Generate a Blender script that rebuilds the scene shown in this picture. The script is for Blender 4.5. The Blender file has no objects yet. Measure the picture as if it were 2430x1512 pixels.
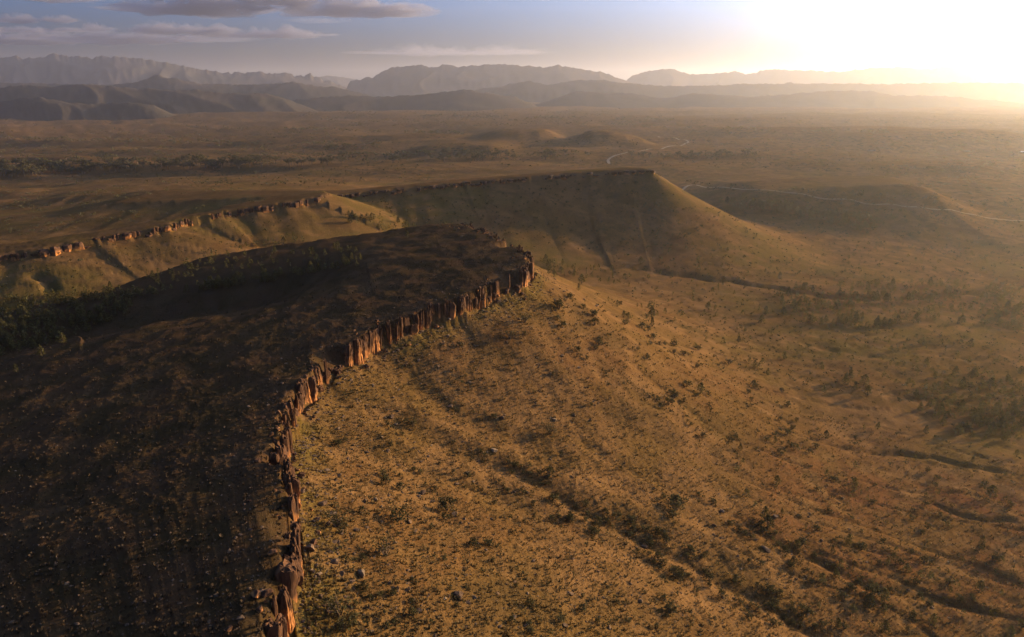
import bpy, math, random
import numpy as np

# ------------------------------------------------------------------ camera
CAM_Z = 150.0
F, CU, CV = 1620.0, 1214.5, 756.0            # focal length and centre of the traced picture (2429 x 1512)
PITCH = math.radians(18.6)
scene = bpy.context.scene
cd = bpy.data.cameras.new("camera")
cd.sensor_width = 36.0
cd.lens = 36.0 * F / 2429.0
cd.clip_start, cd.clip_end = 1.0, 200000.0
cam = bpy.data.objects.new("camera", cd)
scene.collection.objects.link(cam)
cam.location = (0, 0, CAM_Z)
cam.rotation_euler = (math.radians(90) - PITCH, 0, 0)
scene.camera = cam

# ------------------------------------------------------------------ light
SUN_AZ, SUN_EL = math.radians(62.0), math.radians(8.8)
w = bpy.data.worlds.new("World")
scene.world = w
w.use_nodes = True
nt = w.node_tree
nt.nodes.clear()
sky = nt.nodes.new("ShaderNodeTexSky")
sky.sky_type = 'NISHITA'
sky.sun_disc = False
sky.sun_elevation = SUN_EL
sky.sun_rotation = SUN_AZ
sky.altitude = 300
sky.air_density = 0.5
sky.dust_density = 10.0
sky.ozone_density = 5.0
bg = nt.nodes.new("ShaderNodeBackground")
bg.inputs[1].default_value = 0.14
wo = nt.nodes.new("ShaderNodeOutputWorld")
nt.links.new(sky.outputs[0], bg.inputs[0])
nt.links.new(bg.outputs[0], wo.inputs[0])

sl = bpy.data.lights.new("sun", 'SUN')
sl.energy = 4.4
sl.angle = math.radians(0.6)
sl.color = (1.0, 0.71, 0.31)
sun = bpy.data.objects.new("sun", sl)
scene.collection.objects.link(sun)
sd = np.array([math.sin(SUN_AZ) * math.cos(SUN_EL), math.cos(SUN_AZ) * math.cos(SUN_EL), math.sin(SUN_EL)])
from mathutils import Vector, Matrix
sun.rotation_euler = Vector(sd).to_track_quat('Z', 'Y').to_euler()
sun.location = (300, 100, 300)

vs = scene.view_settings
vs.view_transform = 'Standard'
vs.look = 'None'
vs.exposure = 1.9
vs.gamma = 1.0
vs.use_curve_mapping = False
cy = scene.cycles
cy.max_bounces = 5
cy.diffuse_bounces = 2
cy.glossy_bounces = 1
cy.transmission_bounces = 1
cy.volume_bounces = 1
cy.transparent_max_bounces = 8
cy.use_denoising = True
cy.caustics_reflective = False
cy.caustics_refractive = False

HAZE_DENSITY = 4.3e-5
HAZE_ANISO = 0.70

# ------------------------------------------------------------------ helpers
rng = np.random.default_rng(7)
random.seed(7)
CO = scene.collection

def link(name, me, mat=None, parent=None):
    o = bpy.data.objects.new(name, me)
    CO.objects.link(o)
    if mat is not None and me is not None and not me.materials:
        me.materials.append(mat)
    if parent is not None:
        o.parent = parent
    return o

def tag(o, label=None, cat=None, group=None, kind=None):
    if label: o["label"] = label
    if cat: o["category"] = cat
    if group: o["group"] = group
    if kind: o["kind"] = kind
    return o

def mesh_np(name, V, Fc, smooth=False, mats=None):
    """V (n,3), Fc (m,k) all the same k"""
    V = np.ascontiguousarray(V, dtype=np.float32)
    Fc = np.ascontiguousarray(Fc, dtype=np.int32)
    me = bpy.data.meshes.new(name)
    me.vertices.add(len(V)); me.vertices.foreach_set("co", V.ravel())
    m, k = Fc.shape
    me.loops.add(m * k); me.loops.foreach_set("vertex_index", Fc.ravel())
    me.polygons.add(m)
    me.polygons.foreach_set("loop_start", np.arange(0, m * k, k, dtype=np.int32))
    me.polygons.foreach_set("use_smooth", np.full(m, smooth, dtype=bool))
    if mats is not None:
        me.polygons.foreach_set("material_index", np.ascontiguousarray(mats, dtype=np.int32))
    me.update(calc_edges=True)
    return me

def pix_dir(u, v):
    x = (np.asarray(u, float) - CU) / F
    y = -(np.asarray(v, float) - CV) / F
    cp, sp = math.cos(PITCH), math.sin(PITCH)
    return x, cp + y * sp, -sp + y * cp

def pix_plane(u, v, a, b=0.0):               # where the view meets the dipping plane z = a + b x
    dx, dy, dz = pix_dir(u, v)
    t = (a - CAM_Z) / (dz - b * dx)
    return t * dx, t * dy

def pix_depth(u, v, Y):
    dx, dy, dz = pix_dir(u, v)
    t = Y / dy
    return np.stack([t * dx, t * dy, CAM_Z + t * dz], -1)

# gradient noise
_pr = np.random.default_rng(11)
_PERM = _pr.permutation(256)
_PERM = np.concatenate([_PERM, _PERM])
_GA = _pr.uniform(0, 2 * math.pi, 256)
_GX, _GY = np.cos(_GA), np.sin(_GA)

def noise(x, y):
    xi = np.floor(x).astype(np.int64); yi = np.floor(y).astype(np.int64)
    xf = x - xi; yf = y - yi
    xi &= 255; yi &= 255
    u = xf * xf * xf * (xf * (xf * 6 - 15) + 10)
    v = yf * yf * yf * (yf * (yf * 6 - 15) + 10)
    def g(ix, iy, fx, fy):
        h = _PERM[_PERM[ix & 255] + (iy & 255)]
        return _GX[h] * fx + _GY[h] * fy
    n00 = g(xi, yi, xf, yf); n10 = g(xi + 1, yi, xf - 1, yf)
    n01 = g(xi, yi + 1, xf, yf - 1); n11 = g(xi + 1, yi + 1, xf - 1, yf - 1)
    a = n00 + u * (n10 - n00); b = n01 + u * (n11 - n01)
    return (a + v * (b - a)) * 1.5

def fbm(x, y, o=4, lac=2.03, gain=0.5):
    s = 0.0; a = 1.0
    for i in range(o):
        s = s + a * noise(x + 17.3 * i, y - 9.1 * i)
        x = x * lac; y = y * lac; a *= gain
    return s

def sstep(a, b, x):
    t = np.clip((x - a) / (b - a), 0, 1)
    return t * t * (3 - 2 * t)

def polydist(px, py, P, closed=False):
    """distance to polyline, arc length there, interpolation index, side sign"""
    P = np.asarray(P, float)
    Q = np.vstack([P, P[:1]]) if closed else P
    best = np.full(px.shape, 1e18); arc = np.zeros(px.shape); idx = np.zeros(px.shape); side = np.zeros(px.shape)
    s0 = 0.0
    for i in range(len(Q) - 1):
        ax, ay = Q[i]; bx, by = Q[i + 1]
        ex, ey = bx - ax, by - ay
        L2 = ex * ex + ey * ey
        t = np.clip(((px - ax) * ex + (py - ay) * ey) / L2, 0, 1)
        dx = px - ax - t * ex; dy = py - ay - t * ey
        d2 = dx * dx + dy * dy
        m = d2 < best
        L = math.sqrt(L2)
        best = np.where(m, d2, best); arc = np.where(m, s0 + t * L, arc); idx = np.where(m, i + t, idx)
        side = np.where(m, np.sign(ex * (py - ay) - ey * (px - ax)), side)
        s0 += L
    return np.sqrt(best), arc, idx, side

def inside(px, py, P):
    P = np.asarray(P, float)
    r = np.zeros(px.shape, bool)
    j = len(P) - 1
    for i in range(len(P)):
        xi, yi = P[i]; xj, yj = P[j]
        c = ((yi > py) != (yj > py)) & (px < (xj - xi) * (py - yi) / (yj - yi + 1e-12) + xi)
        r ^= c
        j = i
    return r

def smooth_poly(P, n=3):
    P = np.asarray(P, float)
    for _ in range(n):
        Q = [P[0]]
        for a, b in zip(P[:-1], P[1:]):
            Q += [0.75 * a + 0.25 * b, 0.25 * a + 0.75 * b]
        Q.append(P[-1]); P = np.array(Q)
    return P

def resample(P, step):
    P = np.asarray(P, float)
    s = np.concatenate([[0], np.cumsum(np.linalg.norm(np.diff(P, axis=0), axis=1))])
    q = np.arange(0, s[-1], step)
    return np.stack([np.interp(q, s, P[:, k]) for k in range(P.shape[1])], -1)

# ------------------------------------------------------------------ landform layout
def tr(pts, a, b):                            # trace picture points on to a dipping plane
    p = np.array(pts, float)
    x, y = pix_plane(p[:, 0], p[:, 1], a, b)
    return np.stack([x, y], -1)

# near plateau: dips gently away to the left, cliff along its right edge
A1, B1 = 74.0, 0.13
rim1 = tr([(642, 1512), (655, 1440), (672, 1370), (700, 1290), (692, 1210), (678, 1130), (662, 1050), (682, 970),
           (735, 893), (800, 838), (900, 780), (1000, 741), (1100, 706), (1180, 668), (1235, 645), (1262, 612),
           (1248, 597), (1195, 570), (1140, 545), (1092, 530)], A1, B1)
rim1 = np.vstack([[rim1[0] + np.array([-10.0, -160.0])], [rim1[0] + np.array([2.0, -60.0])], rim1])
back1 = tr([(1050, 531), (1000, 536), (850, 558), (700, 575), (560, 594), (480, 606), (420, 622), (330, 650), (250, 678), (140, 700), (0, 712)], A1, B1)
poly1 = np.vstack([rim1, back1, [[-900, 330], [-900, -400], [rim1[0][0] - 40, -400]]])
# left middle mesa
A2, B2 = 69.5, 0.08
rim2 = tr([(752, 468), (700, 477), (640, 486), (540, 501), (480, 512), (432, 522), (400, 535), (324, 548), (216, 567), (108, 590), (0, 604), (-120, 625)], A2, B2)
b2 = rim2[::-1] + np.array([5.0, 70.0]); b2[-1] = rim2[0] + np.array([6, 26])
poly2 = np.vstack([rim2, [rim2[-1] + [-500, -60], rim2[-1] + [-500, 60]], b2])
# far mesa
A3, B3 = 57.0, 0.055
rim3 = tr([(1548, 402), (1500, 404), (1450, 407), (1370, 411), (1300, 417), (1200, 425), (1100, 433), (1000, 443), (900, 452), (800, 462)], A3, B3)
b3 = rim3[::-1] + np.array([0.0, 38.0]); b3[-1] = rim3[0] + np.array([-6, 26])
poly3 = np.vstack([rim3, [rim3[-1] + [-260, 30], rim3[-1] + [-260, 140]], b3])

def rim_bay(arc, seed):                       # bays and noses of the broken rim, in metres
    z0 = arc * 0
    return 1.9 * noise(arc * 0.075 + seed, z0) + 1.2 * noise(arc * 0.21 + seed, z0 + 4) + 0.7 * noise(arc * 0.6 + seed, z0 + 9)

def rim_slump(arc, seed):
    return sstep(0.12, 0.42, noise(arc * 0.043 + seed * 7, arc * 0 + 2))

def plateau_z(x, A, B, bent):
    if not bent: return A + B * np.clip(x, -650, 900)
    q = np.clip(x, -420, 900) - 10.0
    return A + B * 10 + 0.105 * q - 0.00014 * q * q * (q < 0)

def mesa(x, y, P, A, B, cliff, L, nrim, base, seed, pw=1.7, wob=3.0, soft=None):
    """height of one mesa and its signed distance field (positive outside)"""
    h = np.full(x.shape, -50.0); d = np.full(x.shape, 1e3)
    R = L * 1.35
    m = (x > P[:, 0].min() - R) & (x < P[:, 0].max() + R) & (y > P[:, 1].min() - R) & (y < P[:, 1].max() + R)
    xs, ys = x[m], y[m]
    dd, arc, idx, _ = polydist(xs, ys, P, closed=True)
    ins = inside(xs, ys, P)
    sdist = np.where(ins, -dd, dd) - rim_bay(arc, seed) * np.exp(-dd / 9.0)
    arc_far = arc
    if soft is not None:                      # lower on the slope the bends of the rim no longer show
        mm = sdist > 2.0
        xm, ym = xs[mm], ys[mm]
        acc = np.zeros(xm.shape); accs = np.zeros(xm.shape)
        for k in range(len(soft)):
            w4 = 1.0 / ((xm - soft[k, 0]) ** 2 + (ym - soft[k, 1]) ** 2 + 1.0) ** 2
            acc += w4; accs += w4 * (k * 5.0)
        ds = (acc * 5.0 * 2 / math.pi) ** (-1 / 3.0)
        wgt = sstep(3, 26, sdist[mm])
        sdist[mm] = sdist[mm] * (1 - wgt) + ds * wgt
        arc_far = arc.copy(); arc_far[mm] = accs / acc
    top = plateau_z(xs, A, B, soft is not None)
    ch = np.where(idx < nrim, cliff, cliff * 0.35) * (0.8 + 0.3 * noise(arc_far * 0.05 + 3 * seed, arc * 0))
    # gullies run straight down from the rim
    gul = np.abs(noise(arc_far * 0.045 + seed * 5, sdist * 0.004)) * 1.4 + 0.5 * np.abs(noise(arc_far * 0.085 + seed, sdist * 0.004))
    dn = np.clip(sdist, 0, None)
    LL = L * (1 + 0.10 * noise(arc_far * 0.012 + seed * 2, arc * 0 + 1.0))
    prof = np.clip(1 - dn / LL, 0, 1) ** pw
    bz = base[m]
    hz = bz + (top - ch - bz) * prof
    amp = wob * sstep(0, 0.28, dn / L) * sstep(1.0, 0.5, dn / L)
    hz = hz - amp * (0.75 - gul)
    slump = rim_slump(arc, seed)
    step = sstep(0, 1, (0.6 + 1.5 * slump - sdist) / (1.8 + 8.0 * slump))
    hz = hz + (top - hz) * step
    # soft weathered rim
    hz = hz - np.where(sdist < 0, 0.6 * np.exp(sdist / 4.0), 0)
    h[m] = hz; d[m] = sdist
    return h, d

# hill crests beyond the mesas: traced crest, distance, front and back width
HILLS = [
    ([(1600, 462), (1750, 437), (1850, 428), (1950, 420), (2080, 412), (2180, 416), (2240, 432), (2330, 458)], 1010, 120, 170),
    ([(1105, 325), (1140, 316), (1200, 304), (1290, 302), (1335, 312), (1360, 322)], 2150, 120, 260),
    ([(1350, 316), (1400, 304), (1455, 305), (1500, 316), (1560, 330)], 2000, 110, 220),
    ([(1540, 320), (1700, 307), (1800, 301), (2000, 299), (2200, 299), (2290, 310)], 2350, 130, 300),
    ([(1850, 330), (2000, 319), (2120, 312), (2250, 306), (2400, 304), (2560, 308)], 2000, 110, 300),
    ([(930, 350), (1040, 340), (1150, 336), (1250, 346)], 1750, 80, 200),
    ([(1820, 395), (1960, 388), (2100, 386), (2300, 382), (2429, 380)], 1330, 60, 160),
    ([(-80, 470), (150, 455), (380, 448), (600, 442), (800, 446), (1000, 446)], 950, 70, 200),  # ridge kept for the shade it adds behind the left mesa
    ([(300, 270), (600, 262), (900, 268), (1100, 262)], 4300, 200, 500),
    ([(1200, 284), (1500, 278), (1800, 280), (2200, 274), (2500, 282)], 3600, 200, 500),
]
HILLP = []
for pts, D, wf, wb in HILLS:
    p = smooth_poly(pix_depth(np.array(pts)[:, 0], np.array(pts)[:, 1], D), 2)
    HILLP.append((p, wf, wb))

SOFT1 = resample(np.vstack([[rim1[0] + np.array([-5.0, -60.0])], rim1, back1[:5]]), 5.0)

def base_height(x, y):
    r = np.hypot(x, y)
    z = 2.0 + 2.2 * fbm(x / 160, y / 110, 3) * sstep(60, 500, r)
    z = z + 15.0 * fbm(x / 700 + 3, y / 210, 4) * sstep(850, 1700, r) + 12 * sstep(1500, 4000, r) * np.abs(fbm(x / 1500, y / 900 + 8, 4))
    # the valley behind the near plateau lies a little higher to the left
    z = z + 16 * sstep(-20, -260, x) * sstep(250, 420, y) * sstep(1100, 700, y)
    # beyond the mesas the plain tilts left, away from the sun, to dim it
    z = z - 0.02 * np.clip(-x - 60, 0, 1500) * sstep(560, 900, y) * sstep(9000, 3000, r)
    # right of the mesas the plain is tilted toward the low sun for brightness
    z = z - 0.075 * np.clip(x - 20, 0, 560) * sstep(1500, 850, r)
    z = z + 4.0 * sstep(100, -80, x) * sstep(500, 300, y)
    for p, wf, wb in HILLP:
        m = (y > p[:, 1].min() - 3 * wf) & (y < p[:, 1].max() + 3 * wb) & (x > p[:, 0].min() - 2 * wb) & (x < p[:, 0].max() + 2 * wb)
        if not m.any(): continue
        dd, arc, idx, sg = polydist(x[m], y[m], p[:, :2])
        hz = np.interp(idx, np.arange(len(p)), p[:, 2])
        tot = np.linalg.norm(np.diff(p[:, :2], axis=0), axis=1).sum()
        end = sstep(0, 0.28 * tot, arc) * sstep(0, 0.28 * tot, tot - arc)
        wd = np.where(y[m] < np.interp(x[m], *_mono(p)), wf, wb)
        g = np.exp(-(dd / wd) ** 2 * 1.2) + 0.12 * np.exp(-(dd / (wd * 1.8)) ** 2)
        rills = 1 - 0.22 * np.abs(noise(arc / (wf * 0.45) + wf, dd / 400)) * sstep(0.1, 0.8, dd / wd)
        fade = np.clip(g, 0, 1.0) * rills * (0.15 + 0.85 * end) * sstep(3.0 * wf, 2.0 * wf, np.where(wd == wf, dd, dd * wf / wb))
        z[m] = z[m] + 0.82 * np.clip(hz - z[m], 0, None) * fade
    return z

def _mono(p):
    o = np.argsort(p[:, 0])
    return p[o, 0], p[o, 1]

CARVES = []      # (polyline, width, depth function along 0..1)

def height(x, y, carve=True, fine=True):
    shp = x.shape
    x = x.ravel().astype(float); y = y.ravel().astype(float)
    b = base_height(x, y)
    h1, d1 = mesa(x, y, poly1, A1, B1, 9.0, 195, len(rim1) - 1, b, 1.0, 2.0, 0.4, SOFT1)
    h2, d2 = mesa(x, y, poly2, A2, B2, 6.0, 145, len(rim2) - 1, b, 2.0, 1.5, 0.5)
    h3, d3 = mesa(x, y, poly3, A3, B3, 4.5, 205, len(rim3) - 1, b, 3.0, 1.75, 1.1)
    z = np.maximum(np.maximum(b, h1), np.maximum(h2, h3))
    out = np.minimum(np.minimum(d1, d2), d3)
    if carve:
        for P, wd, dep, asym in CARVES:
            m = (x > P[:, 0].min() - 4 * wd) & (x < P[:, 0].max() + 4 * wd) & (y > P[:, 1].min() - 4 * wd) & (y < P[:, 1].max() + 4 * wd)
            if not m.any(): continue
            dd, arc, idx, sg = polydist(x[m], y[m], P[:, :2])
            tt = arc / np.linalg.norm(np.diff(P[:, :2], axis=0), axis=1).sum()
            k = sstep(0, 0.32, tt) * (1 - 0.6 * sstep(0.9, 1.0, tt))
            ww = wd * (1 + 0.3 * noise(arc / (wd * 3.0), arc * 0))
            ww = np.where(sg > 0, ww * asym, ww)
            z[m] -= dep * k * np.exp(-(dd / ww) ** 2)
    if fine:
        r = np.hypot(x, y)
        f1 = sstep(900, 300, r)
        z += 0.55 * fbm(x / 14, y / 14, 3) * f1 * np.where(np.abs(out) < 2, 0.3, 1)
        rid = np.abs(noise(x / 130 + 0.3 * noise(x / 40, y / 40), y / 17 + 0.5 * noise(x / 70, y / 70) + x / 90))
        z -= 0.7 * np.exp(-(rid / 0.06) ** 2) * f1 * sstep(80, 140, d1) * sstep(60, 130, d3)
        f2 = sstep(420, 150, r)
        z += 0.16 * fbm(x / 1.7, y / 1.7, 3, gain=0.6) * f2
        z += 0.30 * np.clip(noise(x / 3.1 + 40, y / 3.1) - 0.15, 0, 1) * f2
    return z.reshape(shp), d1.reshape(shp), d2.reshape(shp), d3.reshape(shp)

# polar sheet centred below the camera, fine where the picture looks
AZ = np.concatenate([np.radians(np.arange(-180, -50, 3.0)), np.radians(np.linspace(-50, 50, 1050)), np.radians(np.arange(53, 181, 3.0))])
AZ[-1] = math.radians(180)
dn_ang = np.concatenate([np.arange(86, 46, -2.0), np.arange(46, 9, -0.105), np.arange(9, 2, -0.055), np.arange(2, 0.30, -0.05)])
RR = np.concatenate([CAM_Z / np.tan(np.radians(dn_ang)), [29500.0]])
# the slope stands higher than the plain, so thin the rows by true visibility is not needed
GA, GR = np.meshgrid(AZ, RR)
GX, GY = GR * np.sin(GA), GR * np.cos(GA)

def sheet(carve, fine):
    return height(GX, GY, carve, fine)

def lookup(Z, x, y):
    a = np.arctan2(x, y); r = np.hypot(x, y)
    ia = np.clip(np.searchsorted(AZ, a) - 1, 0, len(AZ) - 2); ir = np.clip(np.searchsorted(RR, r) - 1, 0, len(RR) - 2)
    ta = (a - AZ[ia]) / (AZ[ia + 1] - AZ[ia]); t = np.clip((r - RR[ir]) / (RR[ir + 1] - RR[ir]), 0, 1)
    return (Z[ir, ia] * (1 - ta) + Z[ir, ia + 1] * ta) * (1 - t) + (Z[ir + 1, ia] * (1 - ta) + Z[ir + 1, ia + 1] * ta) * t

def raycast(Z, u, v):
    """first point of the ground seen at each picture point"""
    u = np.atleast_1d(np.asarray(u, float)); v = np.atleast_1d(np.asarray(v, float))
    dx, dy, dz = pix_dir(u, v)
    hz = np.hypot(dx, dy); m = dz / hz; az = np.arctan2(dx, dy)
    ia = np.clip(np.searchsorted(AZ, az), 0, len(AZ) - 1)
    col = Z[:, ia]                                   # rows x n
    ray = CAM_Z + m[None, :] * RR[:, None]
    hit = ray <= col
    hit[-1] = True
    k = np.clip(hit.argmax(0), 1, None)
    n = np.arange(len(u))
    f0 = ray[k - 1, n] - col[k - 1, n]; f1 = ray[k, n] - col[k, n]
    t = np.clip(f0 / (f0 - f1 + 1e-9), 0, 1)
    r = RR[k - 1] + t * (RR[k] - RR[k - 1])
    x, y = r * np.sin(az), r * np.cos(az)
    return np.stack([x, y, lookup(Z, x, y)], -1)

Z0 = sheet(False, False)[0]
def gline(pts, n=2, wob=0.012):
    p = np.array(pts, float)
    q = resample(smooth_poly(raycast(Z0, p[:, 0], p[:, 1])[:, :2], n), 4.0)
    t = np.arange(len(q)) * 4.0
    amp = wob * np.hypot(q[:, 0], q[:, 1])
    return q + np.stack([amp * fbm(t / 28 + p[0, 0], t * 0, 3), amp * fbm(t / 28 + p[0, 1], t * 0 + 5, 3)], -1)

# gullies and creeks: (line, width, depth, width factor on the left side of the line)
CARVES += [
    (gline([(900, 608), (800, 626), (700, 645), (560, 668), (420, 692), (280, 718), (140, 752), (0, 800), (-200, 850)], 3, 0.003), 24.0, 15.0, 1.7),
    (gline([(1120, 1050), (1200, 1110), (1330, 1180), (1420, 1225), (1520, 1285), (1620, 1330), (1690, 1375), (1800, 1425), (1900, 1490), (2020, 1540)]), 2.4, 1.2, 1.2),
    (gline([(1660, 1180), (1770, 1240), (1850, 1290), (1960, 1340), (2080, 1400), (2220, 1420), (2429, 1470)]), 2.6, 1.5, 1.0),
    (gline([(1330, 615), (1440, 628), (1530, 640), (1640, 655), (1740, 668), (1850, 684), (1950, 702), (2080, 708), (2200, 700), (2429, 690)]), 5.0, 3.6, 0.8),
    (gline([(1560, 590), (1650, 620), (1760, 640), (1900, 655), (2050, 668), (2200, 665), (2429, 640)]), 3.0, 1.6, 0.8),
    (gline([(1990, 1080), (2100, 1070), (2200, 1085), (2300, 1105), (2429, 1130)]), 2.2, 1.5, 0.8),
    (gline([(2020, 930), (2120, 935), (2230, 960), (2330, 950), (2429, 930)]), 2.0, 1.3, 0.8),
    (gline([(2180, 1180), (2280, 1230), (2350, 1228), (2429, 1240)]), 1.8, 1.3, 0.8),
    (gline([(1760, 790), (1900, 810), (2040, 850), (2200, 840), (2429, 860)]), 2.2, 1.2, 0.8),
    (gline([(1380, 780), (1500, 860), (1650, 990), (1760, 1050)]), 2.5, .6, 1.0),
    (gline([(1270, 960), (1380, 1060), (1560, 1150), (1700, 1200)]), 2.5, .5, 1.0),
    (gline([(78, 640), (110, 668), (150, 692)]), 4.0, 3.0, 1.0),
]
ZT, D1, D2, D3 = sheet(True, True)

# ------------------------------------------------------------------ materials
class N:
    def __init__(s, name):
        s.m = bpy.data.materials.new(name); s.m.use_nodes = True
        s.t = s.m.node_tree; s.t.nodes.clear()
        s.out = s.t.nodes.new("ShaderNodeOutputMaterial")
    def n(s, t, **k):
        o = s.t.nodes.new(t)
        for a, b in k.items(): setattr(o, a, b)
        return o
    def l(s, a, b): s.t.links.new(a, b)
    def val(s, sock, v):
        if hasattr(v, "is_output") or isinstance(v, bpy.types.NodeSocket): s.l(v, sock)
        else: sock.default_value = v
    def coord(s, kind="Object"):
        return s.n("ShaderNodeTexCoord").outputs[kind]
    def noise(s, co, scale, detail=4, rough=0.55, dist=0.0):
        o = s.n("ShaderNodeTexNoise")
        s.l(co, o.inputs["Vector"])
        o.inputs["Scale"].default_value = scale; o.inputs["Detail"].default_value = detail
        o.inputs["Roughness"].default_value = rough; o.inputs["Distortion"].default_value = dist
        return o.outputs["Fac"]
    def ramp(s, f, a, b, lo=0.0, hi=1.0):
        o = s.n("ShaderNodeMapRange"); o.interpolation_type = 'SMOOTHSTEP'
        s.l(f, o.inputs[0]); o.inputs[1].default_value = a; o.inputs[2].default_value = b
        o.inputs[3].default_value = lo; o.inputs[4].default_value = hi
        return o.outputs[0]
    def mix(s, f, a, b, mode='MIX'):
        o = s.n("ShaderNodeMix", data_type='RGBA', blend_type=mode)
        s.val(o.inputs[0], f); s.val(o.inputs[6], a); s.val(o.inputs[7], b)
        return o.outputs[2]
    def math(s, op, a, b=0.0):
        o = s.n("ShaderNodeMath", operation=op)
        s.val(o.inputs[0], a); s.val(o.inputs[1], b)
        return o.outputs[0]
    def bump(s, h, dist, strength=1.0, nrm=None):
        o = s.n("ShaderNodeBump"); o.inputs["Strength"].default_value = strength; o.inputs["Distance"].default_value = dist
        s.l(h, o.inputs["Height"])
        if nrm is not None: s.l(nrm, o.inputs["Normal"])
        return o.outputs[0]
    def diffuse(s, col, nrm=None, rough=0.9, spec=0.1):
        p = s.n("ShaderNodeBsdfPrincipled")
        s.val(p.inputs["Base Color"], col); p.inputs["Roughness"].default_value = rough
        p.inputs["Specular IOR Level"].default_value = spec
        if nrm is not None: s.l(nrm, p.inputs["Normal"])
        s.l(p.outputs[0], s.out.inputs[0])
        return p

def rgb(r, g, b): return (r, g, b, 1.0)

def ground_material():
    k = N("ground")
    co = k.coord("Object")
    at = k.n("ShaderNodeAttribute", attribute_name="region")
    sep = k.n("ShaderNodeSeparateColor"); k.l(at.outputs["Color"], sep.inputs[0])
    n_big = k.noise(co, 0.012, 5, 0.6, 0.4)
    n_mid = k.noise(co, 0.07, 6, 0.62, 0.3)
    n_sm = k.noise(co, 0.9, 5, 0.68)
    n_fine = k.noise(co, 4.5, 3, 0.6)
    soil = k.mix(k.ramp(n_mid, 0.35, 0.65), rgb(0.250, 0.152, 0.070), rgb(0.185, 0.112, 0.054))
    grass = k.mix(k.ramp(n_sm, 0.35, 0.65), rgb(0.205, 0.130, 0.050), rgb(0.130, 0.084, 0.036))
    c = k.mix(k.ramp(k.math('ADD', k.math('MULTIPLY', n_big, 0.6), k.math('MULTIPLY', n_mid, 0.5)), 0.47, 0.63), soil, grass)
    c = k.mix(k.ramp(k.noise(co, 0.03, 6, 0.7, 0.8), 0.50, 0.66, 0, 0.55), c, rgb(0.085, 0.062, 0.030))
    red = k.mix(k.ramp(n_sm, 0.3, 0.7), rgb(0.210, 0.098, 0.048), rgb(0.150, 0.078, 0.042))
    c = k.mix(k.math('MULTIPLY', sep.outputs[2], k.ramp(n_mid, 0.36, 0.6)), c, red)
    plat = k.mix(k.ramp(n_mid, 0.40, 0.62), rgb(0.092, 0.058, 0.036), rgb(0.066, 0.048, 0.026))  # dark grass and stone, darkened further in the colour for the plateau's shade
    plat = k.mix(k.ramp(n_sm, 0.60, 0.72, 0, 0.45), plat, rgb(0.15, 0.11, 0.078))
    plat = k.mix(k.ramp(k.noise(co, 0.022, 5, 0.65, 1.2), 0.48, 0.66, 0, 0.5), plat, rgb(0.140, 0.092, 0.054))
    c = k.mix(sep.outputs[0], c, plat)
    gr = k.mix(k.ramp(n_sm, 0.35, 0.65), rgb(0.19, 0.165, 0.040), rgb(0.115, 0.098, 0.030))
    c = k.mix(k.math('MULTIPLY', sep.outputs[1], k.ramp(n_mid, 0.33, 0.55)), c, gr)
    # dark tufts and pale stones as fine speckle
    c = k.mix(k.ramp(n_sm, 0.58, 0.70, 0, 0.55), c, rgb(0.060, 0.050, 0.024))
    c = k.mix(k.ramp(n_fine, 0.66, 0.74, 0, 0.5), c, rgb(0.33, 0.26, 0.18))
    # scrub far off, too small to tell apart
    vo = k.n("ShaderNodeTexVoronoi"); k.l(co, vo.inputs["Vector"]); vo.inputs["Scale"].default_value = 0.06
    scrub = k.math('MULTIPLY', k.ramp(vo.outputs["Distance"], 0.34, 0.22), k.ramp(k.noise(co, 0.004, 4, 0.6), 0.42, 0.60))
    c = k.mix(k.math('MULTIPLY', scrub, at.outputs["Alpha"]), c, rgb(0.055, 0.052, 0.024))
    c = k.mix(1.0, c, rgb(0.53, 0.45, 0.355), 'MULTIPLY')
    nr = k.bump(n_sm, 0.55, 0.8)
    nr = k.bump(n_fine, 0.12, 0.8, nr)
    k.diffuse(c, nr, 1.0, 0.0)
    return k.m

def hill_material(name, c1, c2, scale):
    k = N(name)
    co = k.coord("Object")
    a = k.noise(co, scale, 8, 0.65, 0.5); b = k.noise(co, scale * 14, 5, 0.7)
    c = k.mix(k.ramp(a, 0.35, 0.65), c1, c2)
    c = k.mix(k.ramp(b, 0.52, 0.66, 0, 0.7), c, rgb(0.05, 0.047, 0.026))
    k.diffuse(c, k.bump(b, 0.25 / scale * 0.02, 0.8), 1.0, 0.0)
    return k.m

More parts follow.
